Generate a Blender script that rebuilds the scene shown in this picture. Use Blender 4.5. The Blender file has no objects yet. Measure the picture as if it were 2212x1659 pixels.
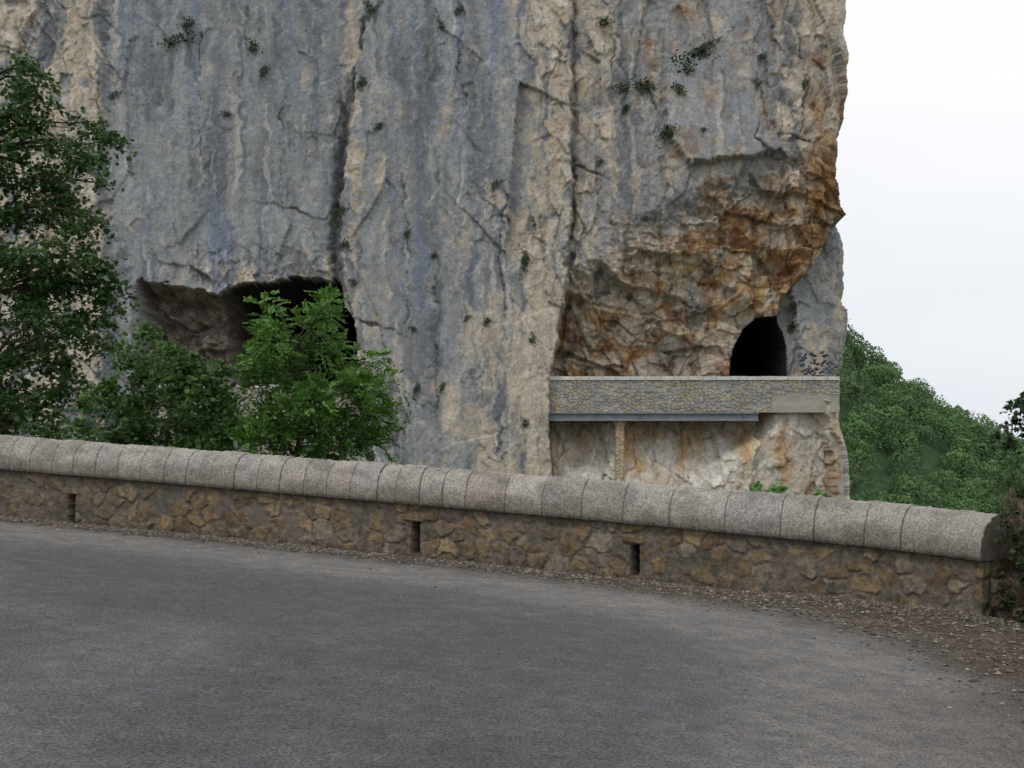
import bpy, math, numpy as np
from mathutils import Vector
rng=np.random.default_rng(7)
sc=bpy.context.scene
CZ=1.5; FP=2765.0; HX=1106.0; HY=945.0
def M(px,pv,Y): return ((px-HX)/FP*Y, Y, CZ-(pv-HY)/FP*Y)
def MX(px,Y): return (np.asarray(px,float)-HX)/FP*Y
def MZ(pv,Y): return CZ-(np.asarray(pv,float)-HY)/FP*Y
# ---------------- noise
perm=rng.permutation(256); perm=np.concatenate([perm,perm,perm])
gr=rng.normal(size=(256,3)); gr/=np.linalg.norm(gr,axis=1)[:,None]
def perlin(x,y,z):
    x,y,z=np.broadcast_arrays(np.asarray(x,float),np.asarray(y,float),np.asarray(z,float))
    xi=np.floor(x).astype(int);yi=np.floor(y).astype(int);zi=np.floor(z).astype(int)
    xf=x-xi;yf=y-yi;zf=z-zi
    f=lambda t:t*t*t*(t*(t*6-15)+10)
    u=f(xf);v=f(yf);w=f(zf); out=0
    for a in(0,1):
        for b in(0,1):
            for c in(0,1):
                h=perm[(perm[(perm[(xi+a)&255]+yi+b)&255]+zi+c)&255]
                g=gr[h]
                d=g[...,0]*(xf-a)+g[...,1]*(yf-b)+g[...,2]*(zf-c)
                out=out+d*(u if a else 1-u)*(v if b else 1-v)*(w if c else 1-w)
    return out*1.6
def fbm(x,y,z,o=4,g=.5):
    s=0;a=1
    for i in range(o):
        s=s+a*perlin(x+i*13.7,y+i*7.1,z+i*3.3);a*=g;x=x*2.03;y=y*2.03;z=z*2.03
    return s
def ridged(x,y,z,o=3):
    s=0;a=1
    for i in range(o):
        s=s+a*(1-2*np.abs(perlin(x+i*5.1,y,z+i*9.7)));a*=.5;x=x*2;y=y*2;z=z*2
    return s
def hsh(i,j,k):
    v=np.sin(i*127.1+j*311.7+k*74.7)*43758.5453
    return v-np.floor(v)
def voro(x,z,k=0,jit=.85):
    xi=np.floor(x);zi=np.floor(z)
    F1=np.full(x.shape,9.);F2=np.full(x.shape,9.);ci=np.zeros(x.shape);cj=np.zeros(x.shape);dx=np.zeros(x.shape);dz=np.zeros(x.shape)
    for a in(-1,0,1):
        for b in(-1,0,1):
            i=xi+a;j=zi+b
            ex=x-(i+.5+jit*(hsh(i,j,k)-.5)); ez=z-(j+.5+jit*(hsh(i,j,k+3)-.5))
            d=np.hypot(ex,ez); m=d<F1
            F2=np.where(m,F1,np.minimum(F2,d)); F1=np.where(m,d,F1)
            ci=np.where(m,i,ci);cj=np.where(m,j,cj);dx=np.where(m,ex,dx);dz=np.where(m,ez,dz)
    return F1,F2,ci,cj,dx,dz
def facet(x,z,k,tilt=1.,off=.5):
    F1,F2,i,j,dx,dz=voro(x,z,k)
    return (hsh(i,j,k+11)-.5)*off+((hsh(i,j,k+12)-.5)*dx+(hsh(i,j,k+13)-.5)*dz)*tilt, F2-F1
def ss(a,b,x):
    t=np.clip((x-a)/(b-a),0,1);return t*t*(3-2*t)
def mix(a,b,t): 
    t=np.asarray(t)[...,None];return a*(1-t)+np.asarray(b)*t
def poly_sd(px,py,pl):
    best=np.full(px.shape,99.);sg=np.zeros(px.shape)
    for (x0,y0),(x1,y1) in zip(pl[:-1],pl[1:]):
        ux,uy=x1-x0,y1-y0;tt=np.clip(((px-x0)*ux+(py-y0)*uy)/(ux*ux+uy*uy),0,1)
        ddx=px-x0-tt*ux;ddy=py-y0-tt*uy;q=np.hypot(ddx,ddy);cr=ux*ddy-uy*ddx;m=q<best
        best=np.where(m,q,best);sg=np.where(m,np.sign(cr),sg)
    return best*sg
# ---------------- materials
def mat(name,attr=None,base=(.2,.2,.2),rough=.9,var=.25,vscale=3.,bscale=20.,bump=.3,bdist=.02,transl=0,speck=None,detail=5,spec=.2,metal=0,stretch=None):
    m=bpy.data.materials.new(name);m.use_nodes=True;nt=m.node_tree;N=nt.nodes;L=nt.links
    b=N['Principled BSDF'];b.inputs['Roughness'].default_value=rough
    b.inputs['Specular IOR Level'].default_value=spec;b.inputs['Metallic'].default_value=metal
    tc=N.new('ShaderNodeTexCoord')
    if attr:
        a=N.new('ShaderNodeAttribute');a.attribute_name=attr;src=a.outputs['Color']
    else:
        a=N.new('ShaderNodeRGB');a.outputs[0].default_value=(*base,1);src=a.outputs[0]
    col=src
    def scalenoise(vec,sc_,det,lo,hi,m0,m1,col):
        v=N.new('ShaderNodeTexNoise');v.inputs['Scale'].default_value=sc_;v.inputs['Detail'].default_value=det;v.inputs['Roughness'].default_value=.65
        L.new(vec,v.inputs['Vector'])
        r=N.new('ShaderNodeMapRange');r.inputs[1].default_value=lo;r.inputs[2].default_value=hi;r.inputs[3].default_value=m0;r.inputs[4].default_value=m1
        L.new(v.outputs['Fac'],r.inputs[0])
        m2=N.new('ShaderNodeVectorMath');m2.operation='SCALE';L.new(col,m2.inputs[0]);L.new(r.outputs[0],m2.inputs['Scale']);return m2.outputs[0]
    if var: col=scalenoise(tc.outputs['Object'],vscale,detail,.3,.7,1-var,1+var,col)
    if speck: col=scalenoise(tc.outputs['Object'],speck[0],2,.38,.64,speck[1],speck[2],col)
    if stretch:
        mp=N.new('ShaderNodeMapping');mp.inputs['Scale'].default_value=stretch[0];L.new(tc.outputs['Object'],mp.inputs[0])
        col=scalenoise(mp.outputs[0],1.,3,.32,.68,1-stretch[1],1+stretch[1],col)
    L.new(col,b.inputs['Base Color'])
    if bump:
        n2=N.new('ShaderNodeTexNoise');n2.inputs['Scale'].default_value=bscale;n2.inputs['Detail'].default_value=4;n2.inputs['Roughness'].default_value=.7
        L.new(tc.outputs['Object'],n2.inputs['Vector'])
        bp=N.new('ShaderNodeBump');bp.inputs['Strength'].default_value=bump;bp.inputs['Distance'].default_value=bdist
        L.new(n2.outputs['Fac'],bp.inputs['Height']);L.new(bp.outputs[0],b.inputs['Normal'])
    if transl:
        t=N.new('ShaderNodeBsdfTranslucent');L.new(col,t.inputs['Color'])
        ms=N.new('ShaderNodeMixShader');ms.inputs[0].default_value=transl
        L.new(b.outputs[0],ms.inputs[1]);L.new(t.outputs[0],ms.inputs[2]);L.new(ms.outputs[0],N['Material Output'].inputs['Surface'])
    return m
# ---------------- mesh helpers
def mk(name,V,F,m,cols=None,smooth=False,parent=None,attr='col'):
    V=np.asarray(V,float).reshape(-1,3);me=bpy.data.meshes.new(name)
    if isinstance(F,np.ndarray):
        k=F.shape[1];nf=len(F)
        me.vertices.add(len(V));me.vertices.foreach_set('co',V.ravel())
        me.loops.add(nf*k);me.loops.foreach_set('vertex_index',F.astype(np.int32).ravel())
        me.polygons.add(nf);me.polygons.foreach_set('loop_start',(np.arange(nf)*k).astype(np.int32))
        me.update(calc_edges=True);me.validate()
    else:
        me.from_pydata([tuple(v) for v in V],[],F)
    if cols is not None:
        c=np.ones((len(V),4));c[:,:3]=np.clip(np.asarray(cols).reshape(-1,3),0,1)
        a=me.color_attributes.new(attr,'FLOAT_COLOR','POINT');a.data.foreach_set('color',c.ravel())
    me.polygons.foreach_set('use_smooth',[smooth]*len(me.polygons))
    me.materials.append(m)
    o=bpy.data.objects.new(name,me);sc.collection.objects.link(o)
    if parent: o.parent=parent
    return o
def gridF(r,c):
    i=np.arange(r-1)[:,None]*c+np.arange(c-1)[None,:];i=i.ravel()
    return np.stack([i,i+1,i+c+1,i+c],1)
def empty(name,loc):
    o=bpy.data.objects.new(name,None);o.location=loc;o.empty_display_size=.2;sc.collection.objects.link(o);return o
def tag(o,label=None,cat=None,kind=None,group=None):
    if label:o['label']=label
    if cat:o['category']=cat
    if kind:o['kind']=kind
    if group:o['group']=group
def boxes(bl):
    V=[];F=[]
    for (x0,x1,y0,y1,z0,z1) in bl:
        n=len(V)
        V+=[(x0,y0,z0),(x1,y0,z0),(x1,y1,z0),(x0,y1,z0),(x0,y0,z1),(x1,y0,z1),(x1,y1,z1),(x0,y1,z1)]
        F+=[[n+a for a in f] for f in((0,3,2,1),(4,5,6,7),(0,1,5,4),(1,2,6,5),(2,3,7,6),(3,0,4,7))]
    return V,F

# ================= CLIFF =================
xs=np.concatenate([np.arange(-62,-36,.5),np.arange(-36,24.5,.075),np.arange(24.5,50,.35)])
zs=np.concatenate([np.arange(-26,-6,.5),np.arange(-6,32,.075),np.arange(32,46,.5)])
S,Z=np.meshgrid(xs,zs)
Y0=85.
ep=np.array([-600,-200,0,60,110,180,230,300,400,435,505,600,700,780,830,890,950,1000,1075,1300,1800])
ex=np.array([1815,1830,1838,1836,1842,1842,1832,1824,1830,1828,1838,1838,1828,1814,1808,1806,1820,1830,1834,1848,1882])
ed=np.array([86.]*10+[90.]*4+[88.]+[86.8]*6)
zz=CZ-(ep-HY)/FP*ed; xx=(ex-HX)/FP*ed
o_=np.argsort(zz); zz=zz[o_];xx=xx[o_]
XE=sum(np.interp(Z+k,zz,xx) for k in(-.5,-.25,0,.25,.5))/5+.14*fbm(Z*.7,0*Z,0*Z+4,5,.6)
R=1.6
a=np.clip((S-(XE-R))/R,0,math.pi/2); past=np.maximum(S-(XE-R)-R*math.pi/2,0)
X=np.where(S<XE-R,S,XE-R+R*np.sin(a)); YB=R*(1-np.cos(a))+past
nx=np.sin(a);ny=-np.cos(a)
U=X+YB
n1_=fbm(X/2.2,YB/2.2,Z/2.2,5,.6);n2_=fbm(X/2.2+40,YB/2.2,Z/2.2,5,.6)
wx=X+.45*n1_; wz=Z+.5*n2_
fx=U+.15*n1_; fz=Z+.16*n2_
rec=np.zeros_like(X)
def cx(pts,Yd):
    p=np.array(pts,float);z=CZ-(p[:,1]-HY)/FP*Yd;x=(p[:,0]-HX)/FP*Yd;o=np.argsort(z)
    return lambda q:np.interp(q,z[o],x[o])
def cz(pts,Yd):
    p=np.array(pts,float);z=CZ-(p[:,1]-HY)/FP*Yd;x=(p[:,0]-HX)/FP*Yd;o=np.argsort(x)
    return lambda q:np.interp(q,x[o],z[o])
jag=fbm(X*1.1+5,YB,Z*1.1,3,.6);jag2=fbm(X*1.1+55,YB,Z*1.1,3,.6)
sx=X+.16*jag; sz=Z+.16*jag2
crack=cx([(800,-50),(775,100),(745,300),(725,480),(733,600),(762,690),(766,740),(790,900),(800,1100)],84.5)(sz)
left=ss(.10,-.06,sx-crack)
rec+=1.0*left
rec+=.9*np.exp(-((sx-crack+.30)/.26)**2)*ss(MZ(700,85),MZ(600,85),Z)*ss(MZ(120,85),MZ(330,85),Z)
fl=cx([(215,0),(225,200),(215,400),(285,620),(290,1100)],85)(sz)
rec-=.7*ss(.3,-.3,sx-fl)
edge2=cx([(1240,-100),(1235,200),(1238,350),(1230,560),(1218,650),(1206,730),(1192,800),(1186,900),(1194,1030),(1200,1200)],84.5)(sz)
rt=ss(-.10,.2,sx-edge2)
rec+=rt*1.15
cA=cz([(1215,590),(1300,540),(1400,440),(1500,395),(1600,350),(1700,325),(1840,290)],85.5)(sx+.9*jag)
below=np.clip((cA-sz),0,30)
zl=MZ(760,90)
ol=np.clip(below/np.maximum(cA-zl,2),0,1)
depth_over=4.4*(ol**1.15)
big,bige=facet(fx/3.0+.3*fz,fz/2.0,77,1.6,1.2)
led,lede=facet(fx/1.9+.3*fz,fz/.80,78,1.4,1.0)
depth_over=np.clip(depth_over+(big*.75+led*.30)*ss(0,2.2,below),0,5)
rec+=rt*depth_over
gb=cz([(1600,700),(1690,655),(1745,592),(1795,520),(1822,462),(1870,455)],86.5)(sx)
gx=cx([(1680,690),(1690,760),(1690,860)],89)(sz)
grey=ss(.12,-.12,sz-gb)*ss(-.2,.3,sx-gx)
rec+=rt*grey*(4.2-depth_over)
zroad=MZ(862,86.)
lowm=ss(.15,-.15,sz-zroad)*rt
hol=cx([(1660,880),(1640,930),(1560,1000),(1480,1075),(1400,1300)],87)(sz)
target=1.1+2.0*ss(1.2,-1.2,sx-hol)*ss(MZ(1075,87),MZ(930,87),Z)+.5*ss(1.2,-1.2,sx-hol)
rec=rec*(1-lowm)+lowm*target
Zs=Z+.05*jag2
tx0=cx([(1580,870),(1582,800),(1590,752),(1610,712),(1635,690)],89.5)(Z); tx1=cx([(1700,870),(1699,750),(1690,714),(1672,690)],89.5)(Z)
tz=MZ(688,89.5)
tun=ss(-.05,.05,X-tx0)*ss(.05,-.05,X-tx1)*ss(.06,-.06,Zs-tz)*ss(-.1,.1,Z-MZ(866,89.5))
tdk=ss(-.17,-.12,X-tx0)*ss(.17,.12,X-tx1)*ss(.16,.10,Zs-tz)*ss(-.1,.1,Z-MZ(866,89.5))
rj=Z+.28*facet(fx/.8,fz/.9,61,1.,.9)[0]
roof=cz([(284,601),(340,607),(400,618),(462,632),(480,617),(520,602),(560,610),(600,597),(640,594),(690,596),(728,602),(738,655),(762,690),(768,712)],84.9)(X)
cl=cx([(288,600),(292,700),(290,870)],84.9)(Z); cr=cx([(736,600),(742,660),(764,690),(766,870)],84.9)(Z)
cave=ss(-.03,.05,X+.1*jag-cl)*ss(.05,-.05,X+.1*jag-cr)*ss(.0,.06,roof-rj)*ss(-.15,.15,Z-MZ(838,85))
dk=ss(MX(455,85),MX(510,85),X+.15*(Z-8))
deep=4.2+dk*16
cdep=np.minimum((roof-rj)*(2.6+5*dk)+1.4,deep)
cdep=cdep+1.6*facet(fx/1.7,fz/1.3,63,1.2,.7)[0]+.8*facet(fx/.6,fz/.5,64,1.2,.6)[0]
pxn=HX+X*FP/85.; pvn=HY-(Z-CZ)*FP/85.
rough=np.interp(pxn,[0,210,250,700,740,790,1000,1120,1200,1300,1700,1840],[.60,.66,.06,.05,.38,.10,.08,.20,.6,.36,.45,.6])
blockn=fbm(X/5+9,YB/5,Z/6,3)
rough=np.clip(rough+.40*blockn,.02,1.)
blk=poly_sd(X+.25*jag,Z+.25*jag2,[(float(MX(p,85)),float(MZ(q,85))) for p,q in((1445,110),(1640,110),(1655,230),(1700,320),(1600,335),(1490,350),(1440,280),(1445,110))])
smoothblk=ss(-.1,.1,-blk)
rough=rough*(1-.85*smoothblk)
rough=np.maximum(rough,.75*rt*ss(0,1.5,below)*(1-grey)); 
brk=ss(500,560,pvn)*ss(640,600,pvn)*ss(380,430,pxn)*ss(740,700,pxn)
rough=np.maximum(rough,.9*brk)
rough=np.maximum(rough,.40*grey); rough=np.maximum(rough,.45*lowm)
d=.40*fbm(X/9,YB/9,Z/26,2)+.85*smoothblk*ss(MZ(60,85),MZ(320,85),Z)
rib=ridged(wx/3.2,YB/3.2,wz/26,2); d+=.13*rib
d+=.035*ridged(wx/1.1+8,YB/1.1,wz/18,2)
f0,e0=facet(fx/4.4,(fz+.2*U)/12,17,1.2,.6); d+=f0*.75
fa,ea=facet(fx/2.0,(fz+.3*U)/5.4,1,1.2,.6); d+=fa*(.07+.60*rough)
fb,eb=facet((fx+.25*Z)/.95,fz/1.8,5,1.4,.5); d+=fb*(.015+.42*rough)
fc,ec=facet((fx-.3*Z)/.42,fz/.7,9,1.5,.6); d+=fc*(.008+.20*rough)
d+=(.05*rough+.015)*fbm(X*1.6,YB*1.6,Z*1.1,5,.75)
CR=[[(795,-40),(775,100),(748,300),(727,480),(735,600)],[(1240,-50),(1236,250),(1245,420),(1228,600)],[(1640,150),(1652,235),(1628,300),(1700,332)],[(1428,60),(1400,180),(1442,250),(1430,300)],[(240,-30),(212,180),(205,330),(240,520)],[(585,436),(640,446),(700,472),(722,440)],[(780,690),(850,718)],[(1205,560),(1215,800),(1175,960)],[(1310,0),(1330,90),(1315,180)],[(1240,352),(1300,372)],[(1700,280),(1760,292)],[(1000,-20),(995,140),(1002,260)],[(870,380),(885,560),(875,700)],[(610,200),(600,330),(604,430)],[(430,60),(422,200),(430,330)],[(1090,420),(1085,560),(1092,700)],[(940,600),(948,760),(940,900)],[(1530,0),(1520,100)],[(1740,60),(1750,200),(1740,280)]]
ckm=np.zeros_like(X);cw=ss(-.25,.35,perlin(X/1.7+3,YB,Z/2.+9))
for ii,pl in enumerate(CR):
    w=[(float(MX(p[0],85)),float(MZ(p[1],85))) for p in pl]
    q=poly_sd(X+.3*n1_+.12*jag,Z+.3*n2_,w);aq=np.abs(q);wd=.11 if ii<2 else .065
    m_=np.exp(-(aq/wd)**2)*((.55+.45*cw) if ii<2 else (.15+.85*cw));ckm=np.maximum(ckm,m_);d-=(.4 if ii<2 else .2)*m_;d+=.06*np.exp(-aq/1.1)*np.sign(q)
d=d*(1-(.35+.45*lowm)*ss(0,1.2,a))
intu=np.clip(tun,0,1)
X2=X+nx*d; Y2=Y0+YB+rec+ny*d*(1-.9*intu)+tun*16+cave*cdep
Z2=Z+0
# --- colour
grayA=np.array((.27,.282,.295));grayD=np.array((.145,.158,.178));blue=np.array((.18,.22,.295));cream=np.array((.45,.395,.32));ochre=np.array((.43,.285,.14));rust=np.array((.19,.10,.05));pale=np.array((.56,.53,.475))
one=np.ones(X.shape+(1,))
st=perlin(wx*.8,YB,Z*.05)+.6*perlin(wx*2.3+9,YB,Z*.11)+.3*perlin(wx*6+3,YB,Z*.3)
bl=fbm(wx/2.5+7,YB/3,wz/3.5,5,.6)
bl2=fbm(wx/.8+70,YB,wz/1.3,5,.7)
reg=np.interp(pxn,[0,200,250,480,700,750,820,980,1100,1200,1240,1330,1450,1650,1740,1840],[.42,.36,.9,1.05,.9,.58,.80,.85,.60,.25,.35,.75,.92,.92,.5,.35])
reg=reg-.22*ss(620,820,pvn)*ss(760,820,pxn)*ss(1300,1200,pxn)-.5*ss(500,590,pvn)*ss(330,380,pxn)*ss(740,700,pxn)+.35*smoothblk
g=ss(.34,.66,reg+.30*st+.36*bl+.12*bl2-.7*rough*fb)
C=mix(mix(cream*one,pale,ss(.0,.6,bl2)*.6),grayA,g)
C=mix(C,grayD,g*ss(-.05,.55,perlin(wx*.6+30,YB,Z*.07)+.6*fbm(wx/3,YB,wz/7,4))*.8)
C=mix(C,blue,ss(.2,.6,perlin(wx*1.2+60,YB,Z*.045)+.45*perlin(wx*4,YB,Z*.13)+.12*bl2)*ss(200,300,pxn)*ss(1260,1150,pxn)*.8*ss(820,600,pvn))
C=mix(C,ochre,.22*ss(.2,.7,fbm(wx/2+90,YB,wz/3,4))*(1-g))
C=mix(C,pale,.45*ss(.3,.6,perlin(wx*2.2+11,YB,Z*.07)+.4*bl+.12*bl2))
C=mix(C,grayD*.8,.6*ss(.25,.6,perlin(wx*1.7+81,YB,Z*.055)+.5*bl+.12*bl2)*g)
C=mix(C,grayD*.75,.35*ss(.35,.6,perlin(wx*5.1+21,YB,Z*.10)+.5*bl))
bm=rt*ss(-1.0,3.4,below+1.9*bl+1.0*bl2)*(1-grey)*(1-lowm)
bnoise=fbm(wx/2.1+20,YB/2,wz/1.3,5,.65)+.35*big
ur=ss(1380,1620,pxn)*ss(720,560,pvn)
B=mix(mix(ochre*one,cream*1.02,ss(-.25,.25,bnoise-.25*ur)),rust,ss(-.05,-.55,bnoise+.5*fb+.3*led-.2*ur)*.85)
B=mix(B,rust,ss(.15,.65,fbm(wx/1.4,YB,wz/1.2+60,4)+.5*ss(1740,1800,pxn)+.25*ur-.15)*.75)
B=mix(B,grayA*.9,ss(.2,.55,fbm(wx/2.3+33,YB,wz/2.8,4)-.2*ur)*.6)
B=mix(B,cream*.98,.6*ss(.1,.5,fbm(wx/3.3+93,YB,wz/3.,4)+.4*ss(640,760,pvn)*ss(1350,1450,pxn)))
B=mix(B,cream,ss(1520,1340,pxn+110*bl)*.65*ss(640,560,pvn))
B=mix(B,np.array((.08,.062,.05)),.75*ss(.35,.65,fbm(wx/1.5+4,YB,wz/1.2,4)+.5*ss(600,620,pvn)*ss(680,650,pvn)*ss(1330,1260,pxn)))
B=B*(1-.35*np.exp(-(lede/.06)**2))[...,None]*1.08
C=mix(C,B,bm)
er=ss(1735,1785,pxn+35*bl)*ss(150,230,pvn)*ss(560,520,pvn)*(1-grey)
C=mix(C,mix(ochre*.85*one,rust*1.2,ss(-.3,.3,bl2)),er*ss(-.4,.1,bl+.2)*.7)
C=mix(C,mix(grayA*.95*one,cream*.9,ss(.0,.4,bl+.4*bl2)),grey*(1-lowm)*.95)
lowc=mix(pale*one,cream*1.1,ss(-.3,.2,bl)); lowc=mix(lowc,ochre*1.15,ss(.05,.45,perlin(wx*.9+3,YB,Z*.12)+.4*bl+.15*bl2)*.75); lowc=mix(lowc,grayA*1.2,ss(.05,.6,st*.6+.3*bl2+.4*ss(1700,1800,pxn)-.05)*.5)
lowc=mix(lowc,np.array((.17,.135,.10)),.45*ss(MZ(970,87),MZ(925,87),Z+.5*bl)*ss(1.2,-1.2,sx-hol))  # hollow under the girder darkens towards its top, shadow painted into the rock
C=mix(C,lowc,lowm)
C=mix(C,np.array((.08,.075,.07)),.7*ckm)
C=C*(1+.12*fbm(X*2.4,YB*2.4,Z*2.4,5,.75))[...,None]*(1-.45*np.exp(-(eb/.05)**2)*np.clip(rough-.2,0,1))[...,None]*(1-.35*np.exp(-(ea/.03)**2)*np.clip(rough-.1,0,1))[...,None]
C=C*(1+.25*(fb*1.0)*rough+.2*fc*rough+.14*f0+.05*fc)[...,None]
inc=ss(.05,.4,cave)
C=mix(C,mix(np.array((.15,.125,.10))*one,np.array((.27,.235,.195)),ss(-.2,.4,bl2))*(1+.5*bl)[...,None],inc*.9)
C=mix(C,np.array((.012,.012,.012)),np.clip(tdk+ss(.1,.5,cave)*dk,0,1)*.97)  # tunnel and deep cave coloured near-black, painted shade rather than rock tone
mrock=mat('limestone_rock','col',rough=.95,var=.13,vscale=1.2,bscale=3.4,bump=.55,bdist=.11,speck=(7.,.86,1.14),stretch=((2.6,2.6,.22),.10))
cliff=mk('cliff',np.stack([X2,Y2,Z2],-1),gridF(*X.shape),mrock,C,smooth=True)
tag(cliff,'tall grey and cream limestone cliff with ochre overhang and road tunnels','cliff','structure')
def surfY(x,z):
    j=int(np.searchsorted(zs,z)); i=int(np.argmin(np.abs(X2[j]-x)+ (S[j]>XE[j])*9)); return float(Y2[max(j-3,0):j+4,max(i-3,0):i+4].min())

# ================= FAR ROAD LEDGE, PARAPET, BEAM, PILLAR =================
xa=float(MX(1180,85.6));xb=float(MX(1812,85.6));zt=float(MZ(821,85.6));zb=float(MZ(891,85.6))
V,F=boxes([(xa,xb-.5,86.1,92.5,zb+.05,float(MZ(858,86)))])
o=mk('ledge_road',V,F,mat('far_asphalt',base=(.12,.115,.11),bump=.3));tag(o,'narrow asphalt ledge road cut into the cliff','road','structure')
par=empty('stone_parapet',(float(xa),85.6,zb));tag(par,'long grey and ochre rubble stone parapet beside the tunnel mouth','parapet wall')
xsf=np.arange(xa,xb,.035);n1=len(xsf)
path=[(x,85.6,0,-1) for x in xsf]+[(xb,y,1,0) for y in np.arange(85.6,90,.035)]
P=np.array(path);s=np.arange(len(P))*.035;zv=np.linspace(zb,zt,62)
SS,ZZ=np.meshgrid(s,zv)
swx=SS+.06*perlin(SS*3,0,ZZ*3);swz=ZZ+.05*perlin(SS*2+8,0,ZZ*3)
F1,F2,ci,cj,_,_=voro(swx/.30,swz/.215,21,.9);e=F2-F1
stn=ss(.05,.2,e)*(hsh(ci,cj,5)>.15)
conc=((SS>MX(1668,85.6)-xa+.1*perlin(ZZ*3,0,0))&(ZZ<MZ(853,85.6)))
dd=.045*stn+.03*hsh(ci,cj,8)*stn
dd=np.where(conc,.04,dd)
PX=P[:,0][None]+P[:,2][None]*dd;PY=P[:,1][None]+P[:,3][None]*dd
r1=hsh(ci,cj,9);mc=mix(np.array((.34,.33,.31))*np.ones(SS.shape+(1,)),np.array((.38,.32,.21)),ss(.70,.78,r1)*stn);mc=mix(mc,np.array((.25,.25,.245)),ss(.4,.3,r1)*stn*.8)
mc=mix(mc,np.array((.29,.285,.27)),(1-stn)*.8)
mc=mc*(1+.2*fbm(SS*.6,0*SS,ZZ*.8,3))[...,None]
mc=np.where(conc[...,None],mc*.25+np.array((.37,.345,.30))*.72*(1+.2*fbm(SS,0*SS,ZZ*2,3))[...,None],mc)
mmas=mat('rubble_masonry_far','col',var=.15,vscale=2.,bscale=12,bump=.4,bdist=.04)
par_m=mk('masonry',np.stack([PX,PY,ZZ],-1),gridF(*SS.shape),mmas,mc)
bl_=[];x=xa-.05
while x<xb:
    w=.8+.25*rng.random();h=.24+.02*rng.random();bl_.append((x+.012,min(x+w,xb+.08)-.012,85.48-.02*rng.random(),86.12,zt+.003,zt+h));x+=w
y=86.13
while y<90: bl_.append((xb-.45,xb+.08,y+.01,y+.9,zt+.003,zt+.24));y+=.92
V,F=boxes(bl_);pc=mk('coping',V,F,mat('far_coping',base=(.54,.53,.50),var=.2,vscale=1.5,bscale=12,bump=.3))
for ch in (par_m,pc): ch.parent=par;ch.location=-par.location
bx0,bx1=float(MX(1180,85.6)),float(MX(1638,85.6));bz=zb-.01
V,F=boxes([(bx0,bx1,85.45,85.95,bz-.07,bz),(bx0,bx1,85.66,85.72,bz-.47,bz-.07),(bx0,bx1,85.45,85.95,bz-.55,bz-.47)]+[(bx0+1.4*i+.6,bx0+1.4*i+.64,85.5,85.66,bz-.47,bz-.07) for i in range(10) if i%5==4])
o=mk('steel_beam',V,F,mat('painted_steel',base=(.20,.22,.24),rough=.7,var=.15,vscale=2,bump=.05));tag(o,'long blue-grey steel girder under the stone parapet','steel beam')
zp1=bz-.56;zp0=float(MZ(1046,86));pxc=float(MX(1339,86))
pv_=np.linspace(zp0,zp1,90);ang=np.linspace(0,2*math.pi,41)
A_,ZZ=np.meshgrid(ang,pv_);hw=.27+.10*ss(zp1-.5,zp1,ZZ)+.04*perlin(ZZ*1.3,0,0)
sq=1/np.maximum(np.abs(np.cos(A_)),np.abs(np.sin(A_)));sq=np.minimum(sq,1.3)
F1,F2,ci,cj,_,_=voro(A_/(math.pi/4),ZZ/.25,41);rr=hw*sq+.03*ss(.05,.2,F2-F1)+.05*(hsh(ci,cj,2)-.5)
cc=mix(np.array((.44,.37,.28))*np.ones(A_.shape+(1,)),ochre*1.0,ss(.5,.9,hsh(ci,cj,4)));cc=cc*(.6+.4*ss(.05,.2,F2-F1))[...,None]
V=np.stack([pxc+rr*np.cos(A_),86.25+rr*np.sin(A_),ZZ],-1)
o=mk('stone_pillar',V,gridF(*A_.shape),mmas,cc);tag(o,'slim rubble stone pillar propping the steel girder','pillar')
xa2=float(MX(300,84.2));xb2=float(MX(770,84.2));s=np.arange(xa2,xb2,.08);zv=np.linspace(float(MZ(905,84.2)),float(MZ(838,84.2)),24)
SS,ZZ=np.meshgrid(s,zv);F1,F2,ci,cj,_,_=voro(SS/.36,ZZ/.24,22,.9);stn=ss(.06,.2,F2-F1)
gp=empty('gallery_parapet',(xa2,84,float(zv[0])));tag(gp,'pale stone parapet along the cliff gallery opening','parapet wall')
g1=mk('masonry',np.stack([SS,84.2-.05*stn+0*SS,ZZ],-1),gridF(*SS.shape),mmas,mix(np.array((.32,.31,.29))*np.ones(SS.shape+(1,)),np.array((.26,.22,.16)),stn*ss(.4,.8,hsh(ci,cj,3))))
V,F=boxes([(xa2+1.0*i,xa2+1.0*i+.97,84.1,84.7,float(zv[-1])+.003,float(zv[-1])+.22) for i in range(int(xb2-xa2))])
g2=mk('coping',V,F,pc.data.materials[0])
for ch in(g1,g2): ch.parent=gp;ch.location=-gp.location

# ================= NEAR WALL =================
wp=np.array([(-26,20.5),(-20,19.6),(-14,18.2),(-10,17.1),(-6.4,16.0),(-5.11,15.62),(-3.9,15.27),(-2.73,14.88),(-1.59,14.47),(-.54,14.12),(.47,13.76),(1.425,13.38),(2.305,12.95),(3.16,12.5),(3.83,12.0),(4.22,11.5)])
def ywall(x):
    return np.interp(x,np.append(wp[:,0],[4.9,9]),np.append(wp[:,1],[10.3,2.]))
gz=lambda x,y:.08-.066*x
t=np.concatenate([[0],np.cumsum(np.hypot(*np.diff(wp,axis=0).T))]);TL=t[-1]
def cm(tt):
    out=[]
    for k in(0,1):
        m_=np.gradient(wp[:,k],t);i=np.clip(np.searchsorted(t,tt)-1,0,len(t)-2);h=t[i+1]-t[i];u=(tt-t[i])/h
        out.append((2*u**3-3*u**2+1)*wp[i,k]+(u**3-2*u**2+u)*h*m_[i]+(-2*u**3+3*u**2)*wp[i+1,k]+(u**3-u**2)*h*m_[i+1])
    return np.stack(out,-1)
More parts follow.
